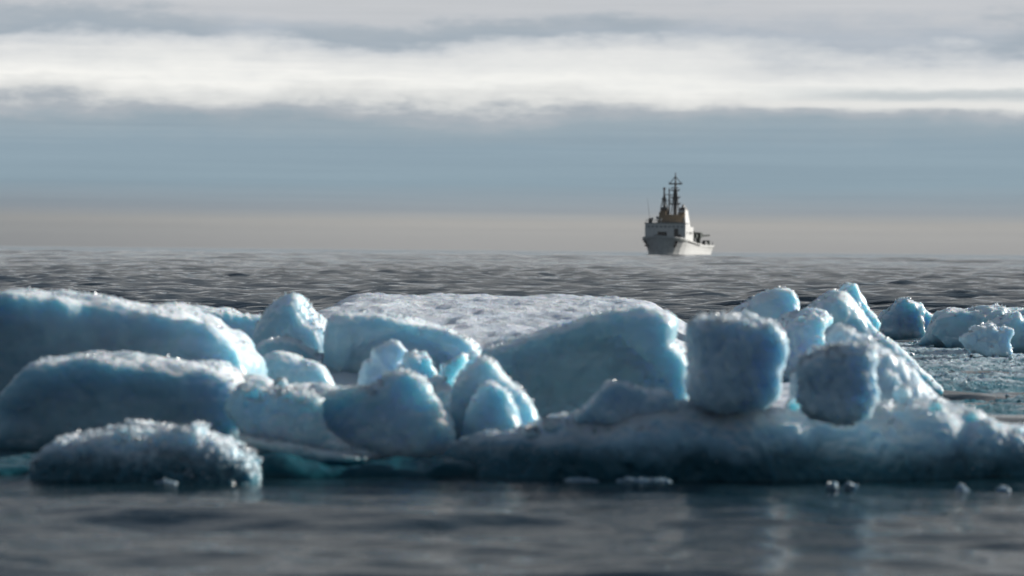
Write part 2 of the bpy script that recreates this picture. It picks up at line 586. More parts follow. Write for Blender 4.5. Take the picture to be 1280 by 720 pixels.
def catmull(pts, n=8):
    p = np.array(pts, float)
    out = []
    for i in range(len(p)):
        a, b, c, d = p[i - 1], p[i], p[(i + 1) % len(p)], p[(i + 2) % len(p)]
        for s_ in np.arange(n) / n:
            out.append(.5 * ((2 * b) + (c - a) * s_ + (2 * a - 5 * b + 4 * c - d) * s_ ** 2 + (3 * b - a - 3 * c + d) * s_ ** 3))
    return np.array(out)


def poly_sdf(px, pz, poly):
    d = np.full(px.shape, 1e9)
    sgn = np.zeros(px.shape, bool)
    a = poly
    b = np.roll(poly, -1, 0)
    for (ax, az_), (bx, bz) in zip(a, b):
        ex, ez = bx - ax, bz - az_
        wx, wz = px - ax, pz - az_
        tt = np.clip((wx * ex + wz * ez) / (ex * ex + ez * ez + 1e-12), 0, 1)
        d = np.minimum(d, (wx - ex * tt) ** 2 + (wz - ez * tt) ** 2)
        c = ((az_ > pz) != (bz > pz))
        if abs(ez) > 1e-12:
            sgn ^= c & (px < ax + (pz - az_) * ex / ez)
    d = np.sqrt(d)
    return np.where(sgn, -d, d)


SEED = [0]
_TET = np.array([(1, 0, -.5), (-.5, .9, -.5), (-.5, -.9, -.5), (.1, 0, 1.1), (.3, .3, -.9)])
_TETF = np.array([(0, 1, 3), (1, 2, 3), (2, 0, 3), (0, 4, 1), (1, 4, 2), (2, 4, 0)])


def vnormals(V, Q):
    n = np.cross(V[Q[:, 2]] - V[Q[:, 0]], V[Q[:, 3]] - V[Q[:, 1]])
    out = np.zeros_like(V)
    for k_ in range(4):
        np.add.at(out, Q[:, k_], n)
    return out / (np.linalg.norm(out, axis=1)[:, None] + 1e-9)


def frost(V, Q, n, size, rs, allover=0.0):
    """frost crystals grown on a block: mostly on what faces up, in clumps"""
    N = vnormals(V, Q)
    cl = fbm(V[:, 0] * 5 + 31, V[:, 1] * 5, V[:, 2] * 5, 2)
    wgt = (np.clip(N[:, 2] - .05, 0, 1) ** 1.8 + allover) * np.clip(cl + .45, .03, 1.2) * (V[:, 2] > .03)
    if wgt.sum() < 1e-6:
        wgt = wgt + 1.0
    pick = rs.choice(len(V), n, p=wgt / wgt.sum())
    sc = size * (.35 + rs.rand(n) ** 3 * 1.3)
    A = np.linalg.qr(rs.normal(size=(n, 3, 3)))[0]
    T_ = _TET[None] * (sc[:, None] * np.stack([np.ones(n), rs.uniform(.5, 1.3, n), rs.uniform(.7, 1.6, n)], 1))[:, None, :]
    P_ = np.einsum('nij,nkj->nki', A, T_) + (V[pick] + N[pick] * (sc * .75)[:, None])[:, None, :]
    F_ = _TETF[None] + (len(V) + np.arange(n) * 5)[:, None, None]
    return P_.reshape(-1, 3), F_.reshape(-1, 3) - len(V)


def chunk(name, label, cat, outline, d, T, mat, R=None, h=.02, lean=0.0, turn=0.0, low=.05, mid=.02, fine=.008, crust=0.0,
          flute=0.0, cuts=0, group=None, spline=6, bottom=None, yb=0.0, swell=0.0, carve=(), shards=None, shard=.0085, allover=0.0):
    """one block of ice: its outline at its own distance, given depth T, rounding R, tilt and weathering"""
    SEED[0] += 1
    sd_ = SEED[0] * 13.7
    rs = np.random.RandomState(SEED[0] + 100)
    poly = np.array([P(px, py, d)[[0, 2]] for px, py in outline])
    if spline:
        poly = catmull(poly, spline)
    if bottom is not None:
        zb = poly[:, 1].min()
        poly[:, 1] = np.where(poly[:, 1] < zb + .12, np.minimum(poly[:, 1], bottom), poly[:, 1])
    R = (R if R is not None else min(T * .8, .3)) * .6
    lean, mid, fine = lean * .6, mid * 1.15, fine * 1.4
    mg = .10 + low + crust
    x0, x1 = poly[:, 0].min() - mg, poly[:, 0].max() + mg
    z0, z1 = poly[:, 1].min() - mg, poly[:, 1].max() + mg
    ext = T + abs(lean) * (z1 - z0) + abs(turn) * (x1 - x0) * .5 + mg + swell
    xs, ys, zs = np.arange(x0, x1, h), np.arange(-ext, ext, h), np.arange(z0, z1, h)
    sx, sz = np.meshgrid(xs, zs, indexing='ij')
    s2 = poly_sdf(sx, sz, poly)[:, None, :].astype(np.float32)
    X = xs[:, None, None].astype(np.float32)
    Y = ys[None, :, None].astype(np.float32)
    Z = zs[None, None, :].astype(np.float32)
    zm, xm = (z0 + z1) / 2, (x0 + x1) / 2
    yc = lean * (Z - zm) + turn * (X - xm) + .35 * T * perlin(X * 1.1 + sd_, 0 * X + 3.3, Z * 1.1)
    Th = T * (1 + .35 * perlin(X * 1.3 + sd_, 0 * X + 9.1, Z * 1.3)) + swell * smooth(zm - Z, -.1, .4)
    q = np.abs(Y - yc) - Th
    a, b = s2 + R, q + R
    D = np.minimum(np.maximum(a, b), 0) + np.sqrt(np.maximum(a, 0) ** 2 + np.maximum(b, 0) ** 2) - R
    for i in range(cuts):                                     # broken faces
        nrm = rs.normal(size=3)
        nrm[1] = -abs(nrm[1]) if rs.rand() < .7 else nrm[1]
        nrm /= np.linalg.norm(nrm)
        off = rs.uniform(.55, .85) * (abs(nrm[0]) * (x1 - x0 - 2 * mg) / 2 + abs(nrm[1]) * T + abs(nrm[2]) * (z1 - z0 - 2 * mg) / 2)
        pl = (X - xm) * nrm[0] + Y * nrm[1] + (Z - zm) * nrm[2] - off
        kk = .03
        hh = np.clip(.5 + .5 * (D - pl) / kk, 0, 1)
        D = pl * (1 - hh) + D * hh + kk * hh * (1 - hh)
    for cx_, cz_, rx_, rz_, dep in carve:                      # hollows melted into the near face
        c3 = P(cx_, cz_, d)
        sx_ = F_PX / d
        e_ = np.sqrt(((X - c3[0]) / (rx_ / sx_)) ** 2 + ((Y + T) / dep) ** 2 + ((Z - c3[2]) / (rz_ / sx_)) ** 2)
        pl = -(e_ - 1) * min(rx_ / sx_, dep, rz_ / sx_)
        kk = .05
        hh = np.clip(.5 + .5 * (D - pl) / kk, 0, 1)
        D = pl * (1 - hh) + D * hh + kk * hh * (1 - hh)
    near = np.abs(D) < .16
    X, Y, Z = np.broadcast_arrays(X, Y, Z)
    xn, yn, zn = X[near] + sd_, Y[near], Z[near]
    dd = low * fbm(xn * 2.1, yn * 2.1, zn * 2.1, 2) + mid * (.55 * fbm(xn * 6.5, yn * 6.5, zn * 6.5, 2) + 1.3 * np.abs(fbm(xn * 4.2 + 5, yn * 4.2, zn * 3.2, 2)) - .35) + fine * fbm(xn * 19, yn * 19, zn * 19, 2)
    if flute:
        dd = dd + flute * fbm(xn * 16 + zn * 5, yn * 16, zn * 2.6, 2)
    if crust:
        dd = dd - crust * (1 - np.abs(fbm(xn * 12, yn * 12, zn * 9, 4, .6))) ** 2 + crust * .5
    D = np.array(D, np.float32)
    D[near] += dd
    D[:, 0, :] = D[:, -1, :] = 1
    D[0] = D[-1] = 1
    D[:, :, 0] = D[:, :, -1] = 1
    V, Q = surface_nets(D, np.array([x0, -ext, z0]), h)
    c = np.array([xm, 0, max(z0 + mg, -.1)])
    n_sh = shards if shards is not None else int(min(700, len(V) * .012))
    fv, ft = frost(V, Q, n_sh, shard * d / 20, rs, allover)
    o = link(name, mesh_from(name, V - c, Q, mat), loc=(xm, d + yb, c[2]))
    if n_sh:
        fo = link('frost_crust', mesh_from('frost_crust', fv - c, ft, CRYSTAL, smooth=False), o)
        fo['kind'] = 'stuff'
    tag(o, label, cat, group)
    return o


# far right, beyond the slush pool
chunk('ice_block', 'small pale ice block with a pointed glinting top, across the slush pool', 'ice block',
      [(1090, 425), (1093, 412), (1104, 396), (1117, 384), (1128, 374), (1135, 378), (1150, 380), (1156, 388), (1166, 395), (1171, 404), (1160, 418), (1150, 427)],
      50, .5, PALE, R=.25, h=.03, mid=.04, fine=.016, cuts=3, spline=4)
chunk('ice_block', 'long dark blue ice block with a flat frosted top, beyond the slush pool', 'ice block',
      [(1163, 440), (1160, 420), (1168, 402), (1176, 392), (1190, 388), (1208, 389), (1222, 386), (1245, 382), (1262, 386), (1292, 387), (1312, 395), (1325, 440)],
      44.5, .55, BLUE, R=.3, h=.03, mid=.035, cuts=2)
chunk('ice_block', 'grey blue ice piece with a slanted bright rim, by the right edge of the pool', 'ice block',
      [(1228, 440), (1232, 412), (1240, 404), (1256, 397), (1268, 392), (1280, 402), (1300, 405), (1312, 440)],
      42, .4, BLUE, R=.22, h=.026, mid=.03, cuts=2)
chunk('ice_block', 'small whitish ice lump with a knobbly top, in front of the dark blue block', 'ice block',
      [(1203, 425), (1204, 420), (1212, 416), (1217, 409), (1231, 408), (1240, 407), (1250, 412), (1256, 409), (1266, 412), (1268, 416), (1263, 426), (1262, 444), (1235, 446), (1215, 440)],
      40, .25, FROST, R=.14, h=.02, mid=.025, fine=.012, spline=4, cuts=2)

# right middle: snowy wedge and peaks
chunk('ice_block', 'snowy wedge of ice rising to a blunt crest, behind the big squared block', 'ice block',
      [(860, 440), (880, 408), (905, 394), (925, 384), (945, 373), (962, 365), (980, 361), (990, 365), (996, 378), (1000, 395), (1010, 440)],
      33, .45, PALE, R=.2, h=.022, lean=-.25, mid=.02)
chunk('ice_fin', 'thin upright fin of snow-dusted ice behind the blue peak', 'ice block',
      [(1040, 400), (1050, 372), (1056, 360), (1064, 354), (1073, 356), (1079, 372), (1082, 388), (1090, 398), (1090, 420), (1045, 420)],
      32.5, .22, PALE, R=.12, h=.02, flute=.03)
chunk('ice_block', 'blue ice peak with long snowy right flank before the thin fin', 'ice block',
      [(945, 470), (955, 432), (968, 408), (985, 398), (1003, 390), (1018, 380), (1035, 370), (1047, 365), (1058, 368), (1068, 378), (1078, 393), (1086, 408), (1098, 420), (1120, 434), (1140, 452), (1160, 476), (1150, 490)],
      30.5, .5, BLUE, R=.25, h=.02, lean=.25, mid=.02, low=.05)
chunk('ice_block', 'low rounded ice hump with a rough bright crest, below the blue peak', 'ice block',
      [(960, 470), (966, 425), (978, 408), (995, 398), (1015, 391), (1030, 392), (1038, 402), (1030, 420), (1040, 445), (1042, 475)],
      29, .35, PALE, R=.2, h=.018, lean=.2, mid=.025, crust=.02)

# left middle
chunk('ice_block', 'low blue-grey ice slab between the long left block and the smooth peak', 'ice block',
      [(215, 430), (222, 392), (245, 384), (272, 387), (300, 393), (330, 398), (345, 412), (350, 445), (280, 450)],
      29.5, .5, BLUE, R=.25, h=.022)
chunk('ice_block', 'smooth steep-sided blue ice peak beside the snow bed', 'ice block',
      [(312, 470), (318, 440), (321, 418), (328, 402), (342, 386), (354, 374), (367, 368), (378, 371), (386, 384), (397, 397), (408, 406), (414, 418), (418, 440), (422, 470)],
      27.5, .5, BLUE, shards=350, R=.28, h=.018, lean=.15, mid=.012, low=.04, flute=.012)
chunk('ice_block', 'rounded ice hump with a bright snowy ridge, at the foot of the smooth peak', 'ice block',
      [(315, 480), (320, 442), (330, 428), (348, 423), (368, 424), (382, 432), (396, 442), (408, 448), (412, 470), (408, 490)],
      26, .35, BLUE, R=.16, h=.016, lean=.02, mid=.015)
chunk('ice_block', 'small smooth ice boulder, in front of the snowy ridged hump', 'ice block',
      [(322, 490), (328, 460), (336, 447), (350, 442), (362, 441), (378, 447), (395, 452), (410, 462), (414, 490)],
      25, .3, BLUE, shards=150, R=.2, h=.016, mid=.012)
chunk('ice_block', 'wide flat-topped blue ice block with a curved right shoulder, before the snow bed', 'ice block',
      [(402, 500), (408, 465), (411, 430), (414, 407), (422, 396), (440, 393), (462, 392), (482, 393), (505, 397), (528, 404), (552, 410), (572, 418), (588, 428), (597, 440), (600, 460), (600, 500)],
      26, .55, BLUE, carve=[(500, 455, 70, 42, .25)], R=.18, h=.018, lean=.0, mid=.012, low=.045)
chunk('ice_block', 'knobby frosted ice lump in front of the wide flat-topped block', 'ice block',
      [(450, 490), (454, 456), (462, 448), (466, 434), (478, 430), (490, 424), (501, 430), (505, 442), (500, 455), (505, 490)],
      24, .22, FROST, R=.14, h=.014, mid=.022, fine=.01)
shards = [([(502, 480), (506, 452), (511, 442), (522, 444), (534, 446), (541, 458), (548, 470), (552, 492)], 23.6, 'jagged pale ice shard beside the knobby frosted lump'),
          ([(545, 482), (550, 462), (558, 452), (572, 444), (580, 442), (584, 452), (578, 464), (570, 474), (566, 490)], 23.4, 'bright white ice shard, topmost of the broken pieces by the twin-knob cone'),
          ([(526, 500), (532, 478), (545, 470), (556, 476), (560, 500)], 22.8, 'small blue ice shard with a sharp rim, behind the long front block'),
          ([(575, 480), (582, 456), (592, 445), (602, 450), (606, 470), (600, 492)], 23.8, 'narrow white ice shard leaning on the big arched block')]
for pl, dist, lab in shards:
    chunk('ice_shard', lab, 'ice shard', pl, dist, .13, PALE, R=.05, h=.011, cuts=4, mid=.02, fine=.01, spline=2, lean=.3, turn=.3, group='broken ice shards')
chunk('ice_block', 'low pale ice slab with a sunlit rough top, below the bright shards', 'ice block',
      [(515, 560), (520, 505), (535, 487), (555, 484), (572, 488), (590, 492), (592, 560)],
      21.8, .35, PALE, R=.12, h=.014, crust=.02)

SEED[0] += 0
chunk('ice_ledge', 'thin pale lip of ice under the overhang of the long pale front block', 'ice ledge',
      [(300, 544), (335, 551), (380, 559), (420, 565), (462, 572), (440, 578), (390, 574), (335, 563)],
      19.5, .14, PALE, shards=300, R=.06, h=.011, low=.012, mid=.012)

rub = random.Random(11)
keep_seed, SEED[0] = SEED[0], 500
for (cx_, cy_, dist, lab) in ((455, 492, 21.4, 'little ice lump behind the humped block, leftmost of the row'), (486, 478, 21.2, 'little pale ice lump under the knobby frosted lump'),
                              (548, 522, 20.6, 'little ice lump wedged left of the two-knobbed cone'), (536, 508, 21.0, 'little jagged ice lump below the bright shards'),
                              (690, 528, 19.2, 'little clear ice lump left of the whitish lens on the ledge'), (664, 541, 19.15, 'little ice lump on the left slope of the front ledge'),
                              (994, 506, 19.3, 'little ice lump between the two squared blocks'), (1128, 492, 19.4, 'little ice lump on the mound right of the small squared block'),
                              (1172, 508, 19.3, 'little bright ice lump on the right end of the front ledge'), (1214, 520, 19.25, 'little ice lump near the right end of the ledge crest'),
                              (352, 480, 21.0, 'little ice lump on the saddle behind the thin slab'), (300, 575, 19.0, 'little ice lump beside the granular slab in the teal gap')):
    r_ = rub.uniform(9, 15)
    pl = [(cx_ + r_ * rub.uniform(.7, 1.25) * math.cos(a), cy_ - r_ * rub.uniform(.5, .95) * math.sin(a)) for a in np.arange(7) / 7 * 6.283]
    chunk('ice_lump', lab, 'ice lump', pl, dist, .07, rub.choice((PALE, FROST)), shards=60, R=.03, h=.008, low=.015, mid=.015, fine=.005, cuts=4, spline=2, group='small ice lumps packed between the blocks')
SEED[0] = keep_seed

# the large blocks
chunk('ice_block', 'massive long blue ice block with snow-dusted top at left edge', 'ice block',
      [(-140, 580), (-135, 400), (-100, 375), (-50, 367), (0, 366), (40, 366), (75, 370), (110, 372), (150, 378), (175, 386), (205, 385), (232, 391), (258, 403), (280, 415), (300, 428), (312, 445), (322, 462), (326, 500), (320, 580)],
      23.5, .7, BLUE, R=.17, h=.022, lean=-.02, mid=.016, low=.05, cuts=1)
chunk('ice_block', 'low snowy saddle of ice joining the rounded loaf to the thin slab', 'ice block',
      [(262, 540), (268, 480), (285, 468), (308, 468), (330, 474), (352, 484), (392, 488), (420, 500), (420, 545)],
      22.6, .4, PALE, R=.2, h=.018, mid=.02, crust=.012)
chunk('ice_block', 'long rounded loaf of blue ice with a snowy crest, left foreground', 'ice block',
      [(30, 600), (8, 545), (2, 512), (14, 484), (34, 465), (62, 451), (100, 446), (150, 445), (200, 449), (245, 455), (272, 460), (292, 469), (310, 484), (318, 505), (314, 540), (300, 575), (180, 600)],
      22.0, .5, BLUE, R=.26, h=.018, lean=.0, mid=.014, low=.05)
chunk('ice_block', 'big arched blue ice block with a concave face and bright right edge', 'ice block',
      [(598, 560), (602, 470), (606, 440), (625, 431), (655, 422), (690, 410), (722, 398), (755, 390), (785, 387), (815, 388), (834, 391), (843, 400), (841, 414), (836, 426), (845, 437), (853, 446), (857, 466), (852, 500), (846, 560)],
      22.6, .48, BLUE, carve=[(715, 480, 105, 62, .22)], R=.17, h=.016, lean=.1, mid=.014, low=.05)

# foreground row
chunk('ice_chunk', 'thin bright translucent ice slab with a ragged snowy top, right of the rounded loaf', 'ice block',
      [(285, 512), (288, 498), (294, 489), (306, 480), (330, 484), (355, 486), (382, 488), (402, 499), (402, 524), (414, 546), (442, 560), (476, 570), (458, 578), (430, 576), (400, 570), (350, 563), (312, 550), (294, 533)],
      19.7, .11, PALE, shards=900, R=.10, h=.012, lean=.1, turn=-.1, mid=.02, low=.03, crust=.022)
chunk('ice_block', 'humped ice block with a dark scooped face and rounded top knob, centre front', 'ice block',
      [(360, 540), (372, 500), (395, 487), (425, 486), (450, 485), (468, 482), (484, 474), (498, 468), (516, 469), (530, 479), (540, 493), (551, 506), (561, 522), (566, 545), (572, 588), (500, 596), (440, 590), (380, 570)],
      20.15, .36, PALE, shards=1300, R=.14, h=.014, lean=.08, turn=0.0, mid=.022, low=.045, crust=.016)
chunk('ice_block', 'ice cone with two rounded knobs, between the long pale block and the front ledge', 'ice block',
      [(552, 600), (557, 545), (560, 505), (566, 484), (577, 472), (590, 456), (602, 449), (615, 454), (626, 468), (640, 480), (654, 490), (668, 506), (674, 545), (680, 600)],
      20.65, .36, BLUE, R=.26, h=.014, lean=.04, turn=-.35, mid=.016, low=.04)
chunk('ice_block', 'small rounded ice knob leaning against the two-knobbed cone', 'ice block',
      [(576, 600), (582, 535), (590, 500), (602, 480), (615, 475), (629, 484), (642, 506), (650, 545), (652, 600)],
      20.15, .2, BLUE, R=.22, h=.014, lean=.06, turn=-.35, mid=.012, low=.03)
chunk('ice_ledge', 'low dark front ledge of ice along the waterline, under the squared blocks', 'ice ledge',
      [(545, 640), (554, 588), (570, 562), (604, 549), (640, 540), (672, 531), (700, 522), (725, 516), (752, 512), (800, 510), (860, 506), (930, 508), (990, 512), (1040, 514), (1090, 508), (1130, 505), (1165, 506), (1195, 512), (1230, 524), (1270, 536), (1330, 548), (1400, 560), (1430, 640), (1000, 660)],
      19.7, .45, CRUST, shards=1500, allover=.01, R=.38, h=.018, lean=.35, mid=.022, low=.06, crust=.018)
chunk('ice_mound', 'pale rough ice mound with a stepped crest, behind the small squared block', 'ice block',
      [(985, 560), (992, 500), (1006, 462), (1022, 444), (1036, 438), (1040, 420), (1048, 409), (1060, 411), (1072, 420), (1088, 426), (1104, 436), (1120, 446), (1136, 462), (1150, 480), (1172, 500), (1200, 508), (1225, 520), (1230, 560)],
      20.2, .4, FROST, shards=2200, allover=.05, R=.26, h=.016, lean=.3, mid=.03, low=.05, crust=.02)
chunk('ice_block', 'small clear ice lens with a whitish rim, on the front ledge', 'ice block',
      [(722, 530), (732, 508), (744, 494), (757, 482), (776, 475), (800, 477), (824, 484), (838, 494), (842, 512), (836, 530), (780, 540)],
      19.45, .16, FROST, R=.07, h=.011, lean=.5, mid=.022, cuts=3, spline=3)
chunk('ice_block', 'large squared ice block with vertical frosty grooves, right of the arched block', 'ice block',
      [(864, 494), (861, 460), (860, 428), (864, 408), (876, 401), (902, 399), (935, 400), (958, 402), (970, 409), (975, 424), (974, 455), (970, 482), (958, 500), (930, 506), (892, 505)],
      19.55, .36, FROST, shards=1300, allover=.02, crust=.016, cuts=2, R=.14, h=.014, lean=.05, turn=-.25, mid=.016, low=.035, flute=.022)
chunk('ice_block', 'small squared ice block with a shaggy white top, perched on the front ledge', 'ice block',
      [(1003, 505), (1000, 475), (1000, 450), (1006, 438), (1022, 433), (1050, 432), (1076, 430), (1087, 436), (1092, 455), (1092, 485), (1089, 504), (1078, 519), (1056, 526), (1030, 524), (1013, 516)],
      18.85, .24, FROST, shards=1100, allover=.02, crust=.016, cuts=2, R=.13, h=.012, lean=.08, turn=-.15, mid=.018, low=.03, flute=.014)
chunk('ice_chunk', 'grey granular ice slab with a glinting crusty top, left front at the waterline', 'ice block',
      [(48, 630), (47, 590), (52, 570), (64, 557), (80, 549), (110, 545), (140, 541), (168, 534), (205, 537), (250, 531), (258, 542), (282, 549), (300, 560), (314, 568), (321, 585), (318, 610), (290, 630)],
      18.75, .34, SLABICE, shards=1500, shard=.011, allover=.008, R=.16, h=.012, lean=.25, mid=.024, low=.035, crust=.026, fine=.012)

chunk('ice_ledge', 'low sea-washed dark teal ice shelf under the left blocks', 'ice ledge',
      [(-150, 660), (-150, 582), (-60, 578), (0, 574), (60, 576), (140, 570), (230, 566), (300, 562), (380, 566), (450, 574), (530, 572), (590, 570), (620, 590), (620, 660)],
      19.75, .62, TEALICE, shards=0, R=.2, h=.022, low=.05, mid=.02)

# brash at the waterline
brash = [([(44, 616), (46, 603), (62, 600), (80, 603), (82, 614)], 18.3, 'flat floating ice bit left of the granular slab'),
         ([(184, 614), (188, 602), (204, 599), (222, 601), (228, 612)], 18.25, 'low floating ice bit under the granular slab'),
         ([(700, 612), (706, 600), (724, 596), (748, 599), (754, 611)], 18.9, 'dull rounded ice bit awash under the front ledge'),
         ([(766, 613), (774, 599), (796, 595), (820, 597), (846, 601), (850, 612)], 18.9, 'wide grey ice bit awash under the front ledge'),
         ([(1036, 612), (1038, 602), (1042, 599), (1046, 603), (1046, 612)], 18.3, 'tiny clear ice bit, left one of the pair below the squared blocks'),
         ([(1055, 612), (1057, 602), (1061, 599), (1066, 603), (1066, 612)], 18.3, 'tiny clear ice bit, right one of the pair below the squared blocks'),
         ([(1195, 616), (1197, 606), (1201, 603), (1206, 607), (1207, 616)], 18.3, 'tiny ice bit alone at the waterline, right foreground'),
         ([(1248, 620), (1250, 610), (1255, 607), (1260, 611), (1260, 620)], 18.3, 'tiny ice bit at the waterline by the right edge')]
for pl, dist, lab in brash:
    ym = max(p[1] for p in pl)
    pl = [(px + random.Random(px).uniform(-1.5, 1.5), ym - (ym - py) * .8 + random.Random(px + py).uniform(-1.2, 1.2)) for px, py in pl]
    chunk('brash_ice', lab, 'floating ice', pl, dist, .07, BIT, shards=12, shard=.006, R=.02, h=.006, low=.012, mid=.014, fine=.006, crust=.012, cuts=4, spline=2, group='small brash ice along the waterline')


# slush in the pool on the right: one granular sheet plus loose grains
def build_slush():
    xs, ys = np.arange(2.6, 10.5, .03), np.arange(25.5, 47, .035)
    X, Y = np.meshgrid(xs, ys, indexing='ij')
    w1 = fbm(X * .8, Y * .5, 0 * X + 1, 4)
    dens = (.56 + .44 * smooth(Y, 29, 38)) * smooth(Y, 25.6, 27) * (1 - smooth(Y, 45.5, 46.8))
    Z = -.10 + .16 * dens + .05 * w1 + .022 * np.abs(fbm(X * 7, Y * 7, 0 * X, 3)) + .02 * fbm(X * 16, Y * 16, 0 * X + 3, 2)
    me = grid_mesh('slush', X - 6, Y - 40, Z, SLUSH)
    rs = np.random.RandomState(5)
    V0 = np.array([v.co[:] for v in me.vertices])
    ok = np.nonzero(V0[:, 2] > .0)[0]
    pick = rs.choice(ok, 1800)
    tet = np.array([(1, 0, -.5), (-.5, .9, -.5), (-.5, -.9, -.5), (0, 0, .9), (.4, .3, -.8)])
    vs, fs = [], []
    for n, q in enumerate(pick):
        sc = .012 + .05 * rs.rand() ** 3
        A, _ = np.linalg.qr(rs.normal(size=(3, 3)))
        vs.append((tet * (sc, sc * rs.uniform(.5, 1.2), sc * .8)) @ A.T + V0[q] + (rs.uniform(-.02, .02), rs.uniform(-.02, .02), sc * .3))
        b = n * 5
        fs += [(b, b + 1, b + 3), (b + 1, b + 2, b + 3), (b + 2, b, b + 3), (b, b + 4, b + 1), (b + 1, b + 4, b + 2), (b + 2, b + 4, b)]
    mg = bpy.data.meshes.new('grains')
    mg.from_pydata(np.concatenate(vs).tolist(), [], fs)
    import bmesh
    bm = bmesh.new()
    bm.from_mesh(me)
    bm.from_mesh(mg)
    bm.to_mesh(me)
    bm.free()
    me.materials.clear()
    me.materials.append(SLUSH)
    return tag(link('slush', me, loc=(6, 40, 0)), 'grey granular slush floating on the pool at the right', 'slush', kind='stuff')


build_slush()

# ------------------------------------------------------------------ ship
class MB:
    def __init__(s):
        s.v, s.f = [], []

    def box(s, x0, x1, y0, y1, z0, z1, taper=0.0):
        b = len(s.v)
        for z, k_ in ((z0, 0), (z1, taper)):
            s.v += [(x0 + k_, y0 + k_, z), (x1 - k_, y0 + k_, z), (x1 - k_, y1 - k_, z), (x0 + k_, y1 - k_, z)]
        s.f += [tuple(b + i for i in q) for q in ((3, 2, 1, 0), (4, 5, 6, 7), (0, 1, 5, 4), (1, 2, 6, 5), (2, 3, 7, 6), (3, 0, 4, 7))]
        return s

    def tube(s, p, q, r, r2=None, n=8):
        p, q = Vector(p), Vector(q)
        r2 = r if r2 is None else r2
        ax = (q - p).normalized()
        u = ax.orthogonal().normalized()
        v = ax.cross(u)
        b = len(s.v)
        for c, rad in ((p, r), (q, r2)):
            for i in range(n):
                a = 2 * math.pi * i / n
                s.v.append(tuple(c + u * (rad * math.cos(a)) + v * (rad * math.sin(a))))
        for i in range(n):
            j = (i + 1) % n
            s.f.append((b + i, b + j, b + n + j, b + n + i))
        s.f.append(tuple(b + i for i in reversed(range(n))))
        s.f.append(tuple(b + n + i for i in range(n)))
        return s

    def ball(s, c, r, n=10, sq=1.0):
        b = len(s.v)
        for i in range(n // 2 + 1):
            th = math.pi * i / (n // 2)
            for j in range(n):
                a = 2 * math.pi * j / n
                s.v.append((c[0] + r * math.sin(th) * math.cos(a), c[1] + r * math.sin(th) * math.sin(a), c[2] + r * sq * math.cos(th)))
        for i in range(n // 2):
            for j in range(n):
                k2 = (j + 1) % n
                s.f.append((b + i * n + j, b + (i + 1) * n + j, b + (i + 1) * n + k2, b + i * n + k2))
        return s

    def loft(s, rings, cap=True):
        b, n = len(s.v), len(rings[0])
        for r in rings:
            s.v += [tuple(p) for p in r]
        for i in range(len(rings) - 1):
            for j in range(n - 1):
                a = b + i * n + j
                s.f.append((a, a + 1, a + n + 1, a + n))
        if cap:
            s.f.append(tuple(b + j for j in range(n)))
            s.f.append(tuple(b + (len(rings) - 1) * n + j for j in reversed(range(n))))
        return s

    def build(s, name, mat, parent=None, label=None, smooth=False):
        import bmesh
        me = bpy.data.meshes.new(name)
        me.from_pydata(s.v, [], s.f)
        bm = bmesh.new()
        bm.from_mesh(me)
        bmesh.ops.recalc_face_normals(bm, faces=bm.faces)
        bm.to_mesh(me)
        bm.free()
        if smooth:
            me.polygons.foreach_set('use_smooth', np.ones(len(me.polygons), bool))
        me.materials.append(mat)
        o = link(name, me, parent)
        if label:
            o['label'] = label
        return o


